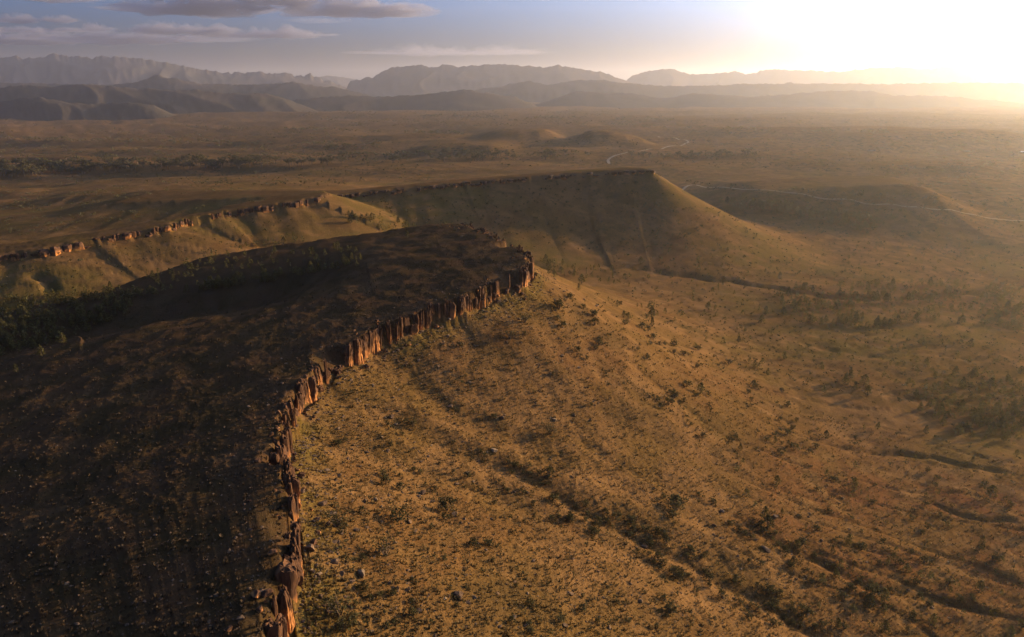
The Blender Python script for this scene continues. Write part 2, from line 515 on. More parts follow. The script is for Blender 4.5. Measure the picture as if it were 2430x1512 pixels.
def rock_material():
    k = N("rock")
    ge = k.coord("Generated"); co = k.coord("Object")
    oi = k.n("ShaderNodeObjectInfo").outputs["Random"]
    off = k.n("ShaderNodeVectorMath", operation='ADD'); k.l(co, off.inputs[0])
    sc = k.n("ShaderNodeVectorMath", operation='SCALE'); k.l(oi, sc.inputs["Scale"]); sc.inputs[0].default_value = (37, 53, 71)
    k.l(sc.outputs[0], off.inputs[1]); p = off.outputs[0]
    stretch = k.n("ShaderNodeMapping"); stretch.inputs["Scale"].default_value = (1, 1, 0.22); k.l(p, stretch.inputs[0])
    n1 = k.noise(stretch.outputs[0], 0.9, 5, 0.65, 0.4); n2 = k.noise(p, 3.2, 5, 0.7); n3 = k.noise(p, 0.35, 3)
    sp = k.n("ShaderNodeSeparateXYZ"); k.l(ge, sp.inputs[0])
    hgt = k.math('ADD', sp.outputs[2], k.math('MULTIPLY', k.math('SUBTRACT', n1, 0.5), 0.9))
    hgt = k.math('ADD', hgt, k.math('MULTIPLY', k.math('SUBTRACT', oi, 0.5), 0.35))
    orange = k.mix(k.ramp(n2, 0.35, 0.65), rgb(0.30, 0.122, 0.036), rgb(0.165, 0.064, 0.022))
    varn = k.mix(k.ramp(n2, 0.35, 0.68), rgb(0.034, 0.016, 0.009), rgb(0.082, 0.037, 0.017))
    c = k.mix(k.ramp(hgt, 0.42, 0.60), orange, varn)
    c = k.mix(k.ramp(n3, 0.55, 0.75, 0, 0.35), c, rgb(0.13, 0.062, 0.030))
    nr = k.bump(n1, 0.5, 0.7); nr = k.bump(n2, 0.16, 0.8, nr)
    k.diffuse(c, nr, 0.95, 0.1)
    return k.m

def boulder_material():
    k = N("boulder")
    co = k.coord("Object"); oi = k.n("ShaderNodeObjectInfo").outputs["Random"]
    n2 = k.noise(co, 2.2, 6, 0.7)
    c = k.mix(k.ramp(n2, 0.35, 0.65), rgb(0.125, 0.073, 0.040), rgb(0.062, 0.036, 0.021))
    c = k.mix(k.ramp(oi, 0.80, 0.95, 0, 0.7), c, rgb(0.22, 0.145, 0.08))
    k.diffuse(c, k.bump(n2, 0.2, 0.7), 0.95, 0.1)
    return k.m

def leaf_material(name, c1, c2, trans=0.35):
    k = N(name)
    co = k.coord("Object"); oi = k.n("ShaderNodeObjectInfo").outputs["Random"]
    n2 = k.noise(co, 1.1, 3, 0.6)
    f = k.math('ADD', k.math('MULTIPLY', n2, 0.7), k.math('MULTIPLY', oi, 0.3))
    c = k.mix(k.ramp(f, 0.3, 0.7), c1, c2)
    d = k.n("ShaderNodeBsdfDiffuse"); k.l(c, d.inputs[0])
    tb = k.n("ShaderNodeBsdfTranslucent"); k.l(c, tb.inputs[0])
    ms = k.n("ShaderNodeMixShader"); ms.inputs[0].default_value = trans
    k.l(d.outputs[0], ms.inputs[1]); k.l(tb.outputs[0], ms.inputs[2]); k.l(ms.outputs[0], k.out.inputs[0])
    return k.m

def bark_material():
    k = N("bark")
    n2 = k.noise(k.coord("Object"), 6, 4, 0.7)
    k.diffuse(k.mix(n2, rgb(0.10, 0.07, 0.05), rgb(0.05, 0.035, 0.026)), k.bump(n2, 0.05), 0.95, 0.1)
    return k.m

def road_material():
    k = N("dirt_road")
    n1 = k.noise(k.coord("Object"), 0.15, 5, 0.65)
    k.diffuse(k.mix(k.ramp(n1, 0.3, 0.7), rgb(0.20, 0.135, 0.078), rgb(0.135, 0.09, 0.05)), k.bump(n1, 0.1), 0.95, 0.1)
    return k.m

def water_material():
    k = N("pond_water")
    n1 = k.noise(k.coord("Object"), 0.8, 3, 0.5)
    p = k.diffuse(rgb(0.10, 0.09, 0.07), k.bump(n1, 0.01, 0.3), 0.12, 0.5)
    return k.m

M_GROUND = ground_material()
M_ROCK = rock_material()
M_BOULDER = boulder_material()
def rubble_material(name, c1, c2, c3):
    k = N(name)
    co = k.coord("Object")
    n2 = k.noise(co, 1.1, 4, 0.7)
    c = k.mix(k.ramp(n2, 0.35, 0.6), c1, c2)
    c = k.mix(k.ramp(k.noise(co, 0.7, 2), 0.62, 0.7), c, c3)
    k.diffuse(c, k.bump(k.noise(co, 5, 4), 0.1, 0.6), 0.95, 0.1)
    return k.m
M_RUBBLE = rubble_material("rubble", rgb(0.105, 0.065, 0.038), rgb(0.060, 0.036, 0.022), rgb(0.125, 0.085, 0.052))
M_PINE = leaf_material("pine_needles", rgb(0.036, 0.032, 0.013), rgb(0.095, 0.076, 0.025), 0.3)
M_GUM = leaf_material("gum_leaves", rgb(0.045, 0.041, 0.019), rgb(0.090, 0.072, 0.032), 0.3)
M_SHRUB = leaf_material("shrub_leaves", rgb(0.034, 0.031, 0.014), rgb(0.068, 0.056, 0.023), 0.25)
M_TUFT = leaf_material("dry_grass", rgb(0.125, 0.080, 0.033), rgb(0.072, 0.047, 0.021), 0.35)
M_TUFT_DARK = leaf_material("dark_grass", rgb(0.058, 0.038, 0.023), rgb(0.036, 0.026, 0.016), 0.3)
M_BARK = bark_material()
M_ROAD = road_material()
M_WATER = water_material()

# ------------------------------------------------------------------ ground
nr_, nc_ = GX.shape
V = np.stack([GX, GY, ZT], -1).reshape(-1, 3)
i = np.arange(nr_ * nc_).reshape(nr_, nc_)
Fq = np.stack([i[:-1, :-1], i[:-1, 1:], i[1:, 1:], i[1:, :-1]], -1).reshape(-1, 4)[:, ::-1]
me = mesh_np("ground", V, Fq, smooth=True)
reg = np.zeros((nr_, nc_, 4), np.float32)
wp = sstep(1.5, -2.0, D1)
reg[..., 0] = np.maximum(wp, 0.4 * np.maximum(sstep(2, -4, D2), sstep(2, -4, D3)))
gn = fbm(GX / 60, GY / 60, 3)
reg[..., 1] = np.clip(0.5 * sstep(12, 3, D1) * sstep(0, 2, D1) * sstep(-0.25, 0.3, gn + 0.2) + 0.4 * sstep(110, 190, D1) * sstep(-0.1, 0.5, fbm(GX / 170, GY / 90, 3)) * sstep(2000, 900, GR), 0, 1)
pxr = GY * 0 + GX
reg[..., 2] = np.clip(sstep(60, 130, D1) * sstep(330, 200, GY) * sstep(70, 130, GX) + 0.55 * wp + 0.35 * sstep(0.1, 0.5, gn), 0, 1)
reg[..., 3] = sstep(700, 1600, GR)
ca = me.color_attributes.new("region", 'FLOAT_COLOR', 'POINT')
ca.data.foreach_set("color", reg.ravel())
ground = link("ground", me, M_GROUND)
tag(ground, "dry ochre and olive desert plain with mesa slopes", None, None, "structure")

# ------------------------------------------------------------------ far hills and mountain ranges
def ridge(name, label, pts, D, wf, wb, mat, seed, rough=1.0, foot=-40.0, rows=34, detail=1.0, power=1.25):
    p = np.array(pts, float)
    uu = np.arange(p[0, 0], p[-1, 0] + 1, 3.6)
    vv = np.interp(uu, p[:, 0], p[:, 1])
    vv = vv + detail * (2.6 * (power > 1.5) * noise(uu / 38.0 + seed * 3, uu * 0 + 7) + 2.0 * noise(uu / 17.0 + seed, uu * 0) + 1.6 * noise(uu / 7.5 + seed, uu * 0 + 2))
    c = pix_depth(uu, vv, D + 0 * uu)
    n = len(uu)
    # ends sink into the plain
    t = np.linspace(0, 1, n)
    tp = 0.16 if power > 1.5 else 0.035
    end = sstep(0, tp, t) * sstep(0, tp, 1 - t)
    zc = foot + (c[:, 2] - foot) * (0.02 + 0.98 * end ** 0.75)
    q = np.concatenate([-(np.linspace(1, 0, rows) ** 1.25), np.linspace(0, 1, rows // 2)[1:] ** 1.2])
    H = np.zeros((len(q), n)); X = np.zeros_like(H); Y = np.zeros_like(H)
    sx = c[:, 0]
    kz = np.exp(-0.5 * (np.arange(-24, 25) / 7.0) ** 2); kz /= kz.sum()
    zb = np.convolve(np.pad(zc, 24, mode='edge'), kz, 'valid')
    for k, qq in enumerate(q):
        off = qq * (wf if qq < 0 else wb)
        a = abs(qq)
        yy = D + off + 0.10 * wf * noise(sx / (wf * 0.9) + seed, sx * 0 + 1)
        sp = 1 - np.abs(noise(sx / (wf * 0.42) + seed + 0.9 * noise(sx / wf, yy / (wf * 0.7)), yy / (wf * 0.8)))
        sp2 = 1 - np.abs(noise(sx / (wf * 0.11) + seed, yy / (wf * 0.35)))
        prof = (1 - a) ** power if power < 1.5 else 0.5 + 0.5 * math.cos(math.pi * a)
        spur = rough * (0.60 * (sp - 0.7) + 0.14 * (sp2 - 0.7)) * (a * (1 - a)) * 3.2
        H[k] = (zc + (zb - zc) * min(1.0, a * 5.0) - foot) * np.clip(prof + spur * 0.55, -0.02, 0.995 if k != rows - 1 else 1) + foot - 6 * (a > 0.999)
        X[k] = sx * (yy / D); Y[k] = yy
    V = np.stack([X, Y, H], -1).reshape(-1, 3)
    i = np.arange(len(q) * n).reshape(len(q), n)
    Fq = np.stack([i[:-1, :-1], i[:-1, 1:], i[1:, 1:], i[1:, :-1]], -1).reshape(-1, 4)
    o = link(name, mesh_np(name, V, Fq, True), mat)
    return tag(o, label, None, None, "structure")

MH1 = hill_material("hill_scrub", rgb(0.055, 0.038, 0.026), rgb(0.036, 0.028, 0.018), 0.003)
MH2 = hill_material("range_rock", rgb(0.085, 0.060, 0.046), rgb(0.055, 0.046, 0.034), 0.0012)
ridge("mountain_range", "long jagged blue mountain range under the clouds at far left",
      [(-420, 150), (-300, 140), (-180, 147), (-80, 133), (0, 137), (35, 134), (75, 140), (110, 132), (135, 126), (165, 135), (185, 133), (215, 140), (235, 133), (265, 135), (330, 139), (370, 145), (410, 152), (470, 163), (520, 172), (560, 173), (620, 171), (650, 176), (680, 172), (700, 180), (735, 177), (760, 186), (800, 200), (850, 208)],
      11500, 2300, 1700, MH2, 3.3, detail=2.2)
ridge("mountain_range", "faint distant range in the gap between the big mountains",
      [(700, 194), (740, 187), (775, 180), (810, 183), (850, 190), (900, 196)], 18000, 1400, 1100, MH2, 6.1, detail=0.5)
ridge("mountain_range", "broad flat-topped blue massif in the middle of the skyline",
      [(805, 207), (820, 200), (835, 191), (855, 190), (870, 183), (885, 184), (905, 171), (930, 160), (960, 158), (995, 154), (1020, 160), (1040, 158), (1060, 153), (1090, 159), (1120, 156), (1190, 152), (1250, 157), (1300, 160), (1320, 155), (1345, 159), (1400, 168), (1440, 175), (1460, 184), (1500, 196), (1540, 204)],
      11000, 1900, 1600, MH2, 1.7, detail=1.3)
ridge("mountain_range", "sunlit pale range fading into the glare at right",
      [(1450, 204), (1480, 188), (1510, 178), (1530, 170), (1560, 167), (1590, 163), (1620, 173), (1640, 177), (1690, 175), (1730, 172), (1745, 169), (1770, 177), (1800, 170), (1826, 164), (1880, 167), (1930, 168), (1990, 171), (2040, 165), (2080, 161), (2150, 160), (2200, 165), (2240, 158), (2260, 157), (2300, 162), (2340, 165), (2429, 171), (2600, 168), (2800, 180)],
      13000, 2300, 1700, MH2, 8.2, detail=1.3)
ridge("hills", "low haze-softened hills below the flat-topped massif",
      [(960, 214), (1030, 211), (1075, 204), (1130, 199), (1180, 203), (1255, 192), (1300, 203), (1360, 191), (1434, 190), (1480, 198), (1560, 203), (1640, 205), (1750, 200), (1900, 198), (2100, 200), (2300, 196), (2500, 200), (2700, 205)],
      8200, 1000, 900, MH1, 4.4, rough=0.5, power=1.9)
ridge("hills", "dark pointed hills in front of the left range",
      [(-250, 200), (-100, 190), (0, 196), (120, 199), (260, 202), (320, 196), (350, 186), (375, 178), (400, 187), (412, 184), (440, 193), (480, 199), (600, 201), (650, 200), (700, 194), (750, 205), (850, 210), (980, 214)],
      7600, 1000, 900, MH1, 2.9, rough=0.5, power=1.9)
ridge("hills", "dark rounded hills in the middle behind the scrub plain",
      [(1190, 234), (1215, 228), (1285, 220), (1330, 213), (1364, 209), (1425, 220), (1500, 222), (1565, 234), (1600, 230), (1645, 222), (1715, 225), (1765, 230), (1865, 225), (1965, 216), (2064, 216), (2115, 227), (2220, 227), (2429, 245), (2600, 246), (2750, 252)],
      6400, 1100, 800, MH1, 5.5, rough=0.5, power=1.9, detail=0.9)
ridge("hills", "low dark ridge with one small cone in the centre",
      [(600, 246), (640, 240), (720, 234), (800, 229), (830, 227), (900, 230), (1000, 225), (1060, 218), (1100, 212), (1130, 218), (1190, 225), (1260, 234), (1320, 242)],
      5900, 1000, 700, MH1, 7.7, rough=0.5, power=1.9, detail=0.9)
ridge("hills", "dark shadowed hills below the left range",
      [(-300, 215), (-100, 205), (0, 208), (50, 202), (115, 206), (190, 200), (260, 205), (330, 212), (350, 209), (400, 215), (460, 213), (530, 221), (620, 222), (700, 228), (800, 240)],
      5300, 800, 600, MH1, 9.1, rough=0.5, power=1.9, detail=0.9)
ridge("hills", "dark knoll nearest the left edge of the scrub plain",
      [(-200, 250), (-60, 242), (0, 243), (60, 231), (100, 231), (150, 243), (220, 247), (300, 243), (380, 249), (450, 258)],
      4300, 420, 400, MH1, 4.9, rough=0.5, power=1.9, detail=0.9)

# ------------------------------------------------------------------ tracks and ponds
def ribbon(name, label, pts, width, mat, lift=0.35):
    p = np.array(pts, float)
    P = resample(smooth_poly(raycast(ZT, p[:, 0], p[:, 1])[:, :2], 3), 9.0)
    T = np.gradient(P, axis=0); T /= np.linalg.norm(T, axis=1)[:, None]
    Nn = np.stack([T[:, 1], -T[:, 0]], -1)
    ks = np.linspace(-1, 1, 5)
    rows = []
    for kx in ks:
        wv = width * 0.5 * (1 + 0.15 * noise(np.arange(len(P)) / 5.0, np.full(len(P), kx)))
        q = P + Nn * (kx * wv)[:, None]
        z = np.maximum(lookup(ZT, q[:, 0], q[:, 1]), lookup(ZT, P[:, 0], P[:, 1])) + lift
        rows.append(np.column_stack([q, z]))
    V = np.concatenate(rows); n = len(P)
    i = np.arange(len(ks) * n).reshape(len(ks), n)
    Fq = np.stack([i[:-1, :-1], i[1:, :-1], i[1:, 1:], i[:-1, 1:]], -1).reshape(-1, 4)[:, ::-1]
    o = link(name, mesh_np(name, V, Fq, True), mat)
    return tag(o, label, None, None, "structure")

ribbon("dirt_road", "pale straight dirt road crossing the plain beyond the far mesa",
       [(1560, 418), (1620, 432), (1700, 445), (1800, 456), (1950, 473), (2100, 488), (2250, 502), (2429, 520), (2600, 540)], 4.2, M_ROAD)
ribbon("dirt_road", "pale winding dirt road bending behind the far mesa",
       [(1446, 389), (1440, 380), (1455, 370), (1490, 362), (1540, 355), (1590, 347), (1628, 341), (1636, 334), (1600, 328), (1560, 324)], 6.0, M_ROAD)

def pond(u, v, rx, ry, label):
    c = raycast(ZT, u, v)[0]
    a = np.linspace(0, 2 * math.pi, 28, endpoint=False)
    rr = 1 + 0.3 * noise(np.cos(a) * 1.5 + u, np.sin(a) * 1.5)
    x = c[0] + rx * rr * np.cos(a); y = c[1] + ry * rr * np.sin(a)
    z = np.full(28, lookup(ZT, x, y).max() + 0.3)
    V = np.concatenate([np.column_stack([x, y, z]), np.column_stack([x, y, z - 6])])
    me = bpy.data.meshes.new("pond")
    me.from_pydata(V.tolist(), [], [list(range(28))] + [[k, 28 + k, 28 + (k + 1) % 28, (k + 1) % 28] for k in range(28)])
    tag(link("pond", me, M_WATER), label, None, None, "structure")
pond(2065, 358, 11, 7, "small bright pond on the hazy plain, leftmost of three")
pond(2295, 359, 7, 6, "tiny bright pond on the hazy plain, middle of three")
pond(2448 - 20, 362, 9, 7, "bright pond on the hazy plain at the right edge")

# ------------------------------------------------------------------ cliffs: every rock column its own object
def column_mesh(seed, taper=0.15, flat=0.8, rings=12, segs=14):
    r_ = np.random.default_rng(seed)
    hs = np.concatenate([np.linspace(0, 0.88, rings - 3), [0.95, 0.985, 1.0]])
    V = []
    ph = r_.uniform(0, 9, 8)
    und = r_.uniform(0.30, 0.55)                      # height of the undercut
    depth = r_.uniform(0.0, 0.30)
    a = np.linspace(0, 2 * math.pi, segs, endpoint=False)
    n_exp = r_.uniform(2.6, 4.2)
    cr = (np.abs(np.cos(a)) ** n_exp + np.abs(np.sin(a)) ** n_exp) ** (-1 / n_exp)
    ng = r_.integers(3, 7)
    for _ in range(ng):                       # upright cracks split each column into fused pillars
        da = np.abs((a - r_.uniform(0, 2 * math.pi) + math.pi) % (2 * math.pi) - math.pi)
        cr = cr * (1 - r_.uniform(0.12, 0.34) * np.exp(-(da / 0.16) ** 2))
    cr = cr * (1 + 0.16 * noise(np.cos(a) * 1.7 + ph[0], np.sin(a) * 1.7 + ph[1]) + 0.14 * noise(np.cos(a) * 4 + ph[2], np.sin(a) * 4))
    for k, h in enumerate(hs):
        prof = 1.0 + taper * (0.5 - h) - depth * math.exp(-((h - und) / 0.13) ** 2) + 0.10 * math.exp(-((h - 0.74) / 0.15) ** 2)
        if h > 0.89: prof *= [0.95, 0.80, 0.42][int(k - (rings - 3))]
        prof *= 1 + 0.10 * np.tanh(4 * noise(np.array([h * 7 + ph[1]]), np.array([ph[2]]))[0])      # bedding ledges
        rr = 0.5 * prof * cr * (1 + 0.12 * noise(np.cos(a) * 2 + ph[3], np.sin(a) * 2 + h * 5) + 0.08 * noise(np.cos(a) * 5 + ph[4], h * 9 + np.sin(a) * 5))
        ox, oy = 0.06 * noise(np.array([h * 3 + ph[5]]), np.array([1.0]))[0], 0.06 * noise(np.array([h * 3 + ph[6]]), np.array([2.0]))[0]
        zz = h + (0.075 * noise(np.cos(a) * 1.9 * prof + ph[7], np.sin(a) * 1.9 * prof) + 0.04 * noise(np.cos(a) * 4.5 * prof + ph[2], np.sin(a) * 4.5 * prof)) * (1 if h > 0.8 else 0)
        V.append(np.stack([rr * np.cos(a) + ox, rr * np.sin(a) * flat + oy, zz], -1))
    V = np.concatenate(V)
    for _ in range(r_.integers(5, 9)):        # flat broken joint faces
        nv = r_.normal(size=3) * [1, 1, 0.35]; nv /= np.linalg.norm(nv)
        e = (V - [0, 0, 0.55]) @ (nv * [1, 1, 0.6]) - r_.uniform(0.26, 0.42)
        V = V - np.clip(e, 0, None)[:, None] * nv * 0.9
    V = V + np.stack([0 * V[:, 0], 0 * V[:, 0], r_.uniform(-0.09, 0.09) * V[:, 0] + r_.uniform(-0.09, 0.09) * V[:, 1]], -1) * (V[:, 2:] > 0.8)
    n = len(hs)
    i = np.arange(n * segs).reshape(n, segs); j = np.roll(i, -1, 1)
    Fq = np.stack([i[:-1], j[:-1], j[1:], i[1:]], -1).reshape(-1, 4)
    V = np.vstack([V, [[0, 0, V[-segs:, 2].mean() + 0.004]]])
    cap = [[int(i[-1, k]), int(j[-1, k]), n * segs] for k in range(segs)]
    me = bpy.data.meshes.new("rock_column")
    me.from_pydata(V.tolist(), [], Fq.tolist() + cap)
    me.materials.append(M_ROCK)
    return me

def rock_mesh(seed, name="boulder", sub=2, mat=None, flat=0.7):
    r_ = np.random.default_rng(seed)
    import bmesh
    bm = bmesh.new()
    bmesh.ops.create_icosphere(bm, subdivisions=sub, radius=0.5)
    planes = []
    for _ in range(12):
        n = r_.normal(size=3); n /= np.linalg.norm(n); planes.append((n, r_.uniform(0.20, 0.36)))
    for v in bm.verts:
        p = np.array(v.co)
        for n, d in planes:
            e = p @ n - d
            if e > 0: p = p - n * e * 0.97
        p = p * (1 + 0.06 * noise(np.array([p[0] * 5 + seed]), np.array([p[1] * 5 + p[2] * 3]))[0])
        v.co = (p[0] * 1.25, p[1], p[2] * flat)
    me = bpy.data.meshes.new(name); bm.to_mesh(me); bm.free()
    if mat: me.materials.append(mat)
    return me

COLS = [column_mesh(100 + k, rings=18, segs=34) for k in range(20)]
COLS_FAR = [column_mesh(300 + k, rings=7, segs=8) for k in range(6)]
BLOCKS = [rock_mesh(400 + k, "rock_block", 3, M_ROCK, 0.85) for k in range(6)]

def cliff(label, P, top, hgt, step, meshes, wide, name="cliff", blocks=0, sink=2.0, seed=1.0, arc0=0.0):
    P = np.asarray(P, float)
    mid = P[len(P) // 2]
    root = bpy.data.objects.new(name, None); CO.objects.link(root)
    root.location = (mid[0], mid[1], float(lookup(ZT, mid[:1], mid[1:])[0]))
    tag(root, label, None, None, "structure")
    s = np.concatenate([[0], np.cumsum(np.linalg.norm(np.diff(P, axis=0), axis=1))])
    pos = 0.0
    inv = Matrix.Translation(-Vector(root.location))
    while pos < s[-1]:
        x, y = np.interp(pos, s, P[:, 0]), np.interp(pos, s, P[:, 1])
        x2, y2 = np.interp(pos + 1, s, P[:, 0]), np.interp(pos + 1, s, P[:, 1])
        t = np.array([x2 - x, y2 - y])
        if np.linalg.norm(t) < 1e-6: t = np.array([0.0, 1.0])
        t /= np.linalg.norm(t); nrm = np.array([t[1], -t[0]])
        wdt = wide[0] + (wide[1] - wide[0]) * (rng.random() ** 1.6 if rng.random() < 0.75 else rng.uniform(0.8, 1.35))
        bay = rim_bay(np.array([pos + arc0]), seed)[0]
        c = np.array([x, y]) + nrm * (0.15 + bay + rng.uniform(-0.9, 0.6))
        zt = top(c[0])
        sl_ = float(rim_slump(np.array([pos + arc0]), seed)[0])
        if sl_ > 0.6 and rng.random() < 0.45:
            pos += wdt * step; continue
        hh = (hgt * rng.uniform(0.92, 1.12) + sink) if rng.random() < 0.72 - 0.6 * sl_ else hgt * rng.uniform(0.35, 0.8 - 0.3 * sl_) + sink
        o = bpy.data.objects.new("rock_column", meshes[rng.integers(len(meshes))]); CO.objects.link(o)
        o.parent = root
        o.matrix_parent_inverse = inv
        o.location = (c[0], c[1], zt - hgt - sink + rng.uniform(-1.1, 0.0))
        o.rotation_euler = (rng.normal() * 0.05, rng.normal() * 0.05, math.atan2(t[1], t[0]) + rng.normal() * 0.25 + (math.pi if rng.random() < .5 else 0))
        o.scale = (wdt * 1.12, wdt * rng.uniform(0.9, 1.35), hh)
        pos += wdt * step
    for _ in range(blocks):
        q = rng.uniform(0, s[-1])
        x, y = np.interp(q, s, P[:, 0]), np.interp(q, s, P[:, 1])
        x2, y2 = np.interp(q + 1, s, P[:, 0]), np.interp(q + 1, s, P[:, 1])
        t = np.array([x2 - x, y2 - y]); t /= np.linalg.norm(t) + 1e-9; nrm = np.array([t[1], -t[0]])
        d = rim_bay(np.array([q + arc0]), seed)[0] + (-rng.exponential(2.2) - 0.2 if rng.random() < 0.7 else rng.uniform(1.8, 5.0))
        c = np.array([x, y]) + nrm * d
        sz = min(1.9, 0.5 + rng.exponential(0.5))
        o = bpy.data.objects.new("rock_block", BLOCKS[rng.integers(len(BLOCKS))]); CO.objects.link(o)
        o.parent = root; o.matrix_parent_inverse = inv
        o.location = (c[0], c[1], float(lookup(ZT, np.array([c[0]]), np.array([c[1]]))[0]) + sz * 0.18)
        o.rotation_euler = (rng.uniform(-.3, .3), rng.uniform(-.3, .3), rng.uniform(0, 6.3))
        o.scale = (sz, sz * rng.uniform(.7, 1.2), sz * rng.uniform(.7, 1.3))
    return root

r1 = resample(rim1[1:], 1.0)
ARC0 = float(np.linalg.norm(rim1[1] - rim1[0]))
cliff("weathered brown and orange rock cliff along the near plateau's edge", r1[40:], lambda x: plateau_z(np.array([x]), A1, B1, True)[0], 8.2, 0.70, COLS, (0.75, 2.9), blocks=290, seed=1.0, arc0=ARC0 + 40)
cliff("low dark broken cliff on the mesa behind the wooded gully", resample(np.vstack([[rim2[0] + np.array([5.0, 24.0])], rim2]), 1.0), lambda x: A2 + B2 * x, 5.5, 0.85, COLS_FAR, (2.0, 6.0), sink=1.5, seed=2.0)
cliff("thin rocky cap along the far mesa's edge", resample(rim3, 1.0), lambda x: A3 + B3 * x, 4.6, 0.9, COLS_FAR, (2.4, 7.0), sink=1.5, seed=3.0)

# ------------------------------------------------------------------ plants
def tube(V, Fc, p0, p1, r0, r1, n=5):
    p0, p1 = np.array(p0, float), np.array(p1, float)
    d = p1 - p0; d /= np.linalg.norm(d) + 1e-9
    u = np.cross(d, [0.3, 0.8, 0.5]); u /= np.linalg.norm(u); v = np.cross(d, u)
    b = len(V)
    for p, r in ((p0, r0), (p1, r1)):
        for k in range(n):
            a = 2 * math.pi * k / n
            V.append(p + r * (math.cos(a) * u + math.sin(a) * v))
    for k in range(n):
        Fc.append([b + k, b + (k + 1) % n, b + n + (k + 1) % n, b + n + k])

def leaves(pts, size, r_, up=0.3):
    V = []; Fc = []
    for p in pts:
        n = r_.normal(size=3); n[2] = abs(n[2]) + up; n /= np.linalg.norm(n)
        u = np.cross(n, r_.normal(size=3)); u /= np.linalg.norm(u); v = np.cross(n, u)
        s = size * r_.uniform(0.6, 1.3); q = r_.uniform(0.5, 1.0)
        b = len(V)
        V += [p - u * s, p + v * s * q * 0.8 - n * s * .15, p + u * s, p - v * s * q + n * s * .1]
        Fc.append([b, b + 1, b + 2, b + 3])
    return V, Fc

def mk(name, V, Fc, mat):
    me = bpy.data.meshes.new(name)
    me.from_pydata([tuple(map(float, v)) for v in V], [], Fc)
    me.materials.append(mat)
    return me

def pine(seed, nleaf=300):                    # unit height
    r_ = np.random.default_rng(seed)
    V, Fc = [], []
    lean = r_.normal(size=2) * 0.03
    tube(V, Fc, (0, 0, -0.05), (lean[0], lean[1], 0.5), 0.022, 0.015); tube(V, Fc, (lean[0], lean[1], 0.5), (lean[0] * 1.5, lean[1] * 1.5, 0.95), 0.015, 0.004)
    for k in range(9):
        h = r_.uniform(0.12, 0.8); a = r_.uniform(0, 6.3); L = 0.22 * (1 - h) + 0.05
        tube(V, Fc, (lean[0] * h, lean[1] * h, h), (math.cos(a) * L, math.sin(a) * L, h + 0.08), 0.008, 0.003, 4)
    wid = r_.uniform(0.26, 0.40); low = r_.uniform(0.06, 0.16)
    ph = r_.uniform(0, 9)
    pts = []
    while len(pts) < nleaf:
        h = low + (1 - low) * r_.random() ** 0.9
        t = (h - low) / (1 - low)
        R = wid * (min(1.0, (t / 0.16) ** 0.6) * (1 - t) ** 0.6) + 0.012
        a = r_.uniform(0, 6.283)
        R *= 1 + 0.45 * float(noise(np.array([math.cos(a) * 1.6 + ph]), np.array([math.sin(a) * 1.6 + h * 5]))[0])
        rr = R * math.sqrt(r_.uniform(0.2, 1.0))
        pts.append(np.array([rr * math.cos(a) + lean[0] * h, rr * math.sin(a) + lean[1] * h, h]))
    LV, LF = leaves(pts, 0.045, r_)
    return mk("trunk", V, Fc, M_BARK), mk("crown", LV, LF, M_PINE)

def gum(seed, nleaf=320):
    r_ = np.random.default_rng(seed)
    V, Fc = [], []
    k0 = np.array([r_.normal() * 0.03, r_.normal() * 0.03, 0.33])
    tube(V, Fc, (0, 0, -0.04), k0, 0.030, 0.022)
    pts = []
    for k in range(7):
        a = k * 0.9 + r_.uniform(-.4, .4); L = r_.uniform(0.15, 0.36); hh = r_.uniform(0.5, 0.88)
        e = np.array([math.cos(a) * L, math.sin(a) * L, hh])
        mid = (k0 + e) / 2 + np.array([0, 0, 0.03])
        tube(V, Fc, k0, mid, 0.016, 0.010, 4); tube(V, Fc, mid, e, 0.010, 0.004, 4)
        cr = r_.uniform(0.11, 0.19)
        for _ in range(nleaf // 7):
            g = r_.normal(size=3); g /= np.linalg.norm(g); g *= cr * r_.random() ** 0.45
            g[2] *= 0.75
            pts.append(e + g)
    LV, LF = leaves(pts, 0.045, r_)
    return mk("trunk", V, Fc, M_BARK), mk("crown", LV, LF, M_GUM)

def shrub(seed, nleaf=150, twig=False):
    r_ = np.random.default_rng(seed)
    V, Fc = [], []; pts = []
    for k in range(9 if twig else 7):
        a = r_.uniform(0, 6.3); L = r_.uniform(0.2, 0.55); hh = r_.uniform(0.5, 0.95)
        e = np.array([math.cos(a) * L, math.sin(a) * L, hh]); m = e * np.array([.45, .45, .5])
        tube(V, Fc, (0, 0, -0.08), m, 0.030, 0.020, 4); tube(V, Fc, m, e, 0.020, 0.006, 4)
        for _ in range(2 if twig else 1):
            e2 = m + r_.normal(size=3) * np.array([.25, .25, .1]) + np.array([0, 0, .35])
            tube(V, Fc, m, e2, 0.014, 0.005, 4)
            for _ in range(nleaf // 14): pts.append(e2 + r_.normal(size=3) * 0.09)
        for _ in range(nleaf // 9): pts.append(e + r_.normal(size=3) * np.array([.13, .13, .10]))
    if not twig:
        for _ in range(nleaf // 2):
            a = r_.uniform(0, 6.3); t = r_.random(); R = 0.55 * math.sqrt(1 - t * t * 0.9) * math.sqrt(r_.uniform(.3, 1))
            pts.append(np.array([R * math.cos(a), R * math.sin(a), 0.08 + 0.8 * t]))
    pts = [p if p[2] > 0.03 else np.array([p[0], p[1], 0.05]) for p in pts]
    LV, LF = leaves(pts, 0.05 if twig else 0.085, r_)
    return mk("stem", V, Fc, M_BARK), mk("foliage", LV, LF, M_SHRUB)

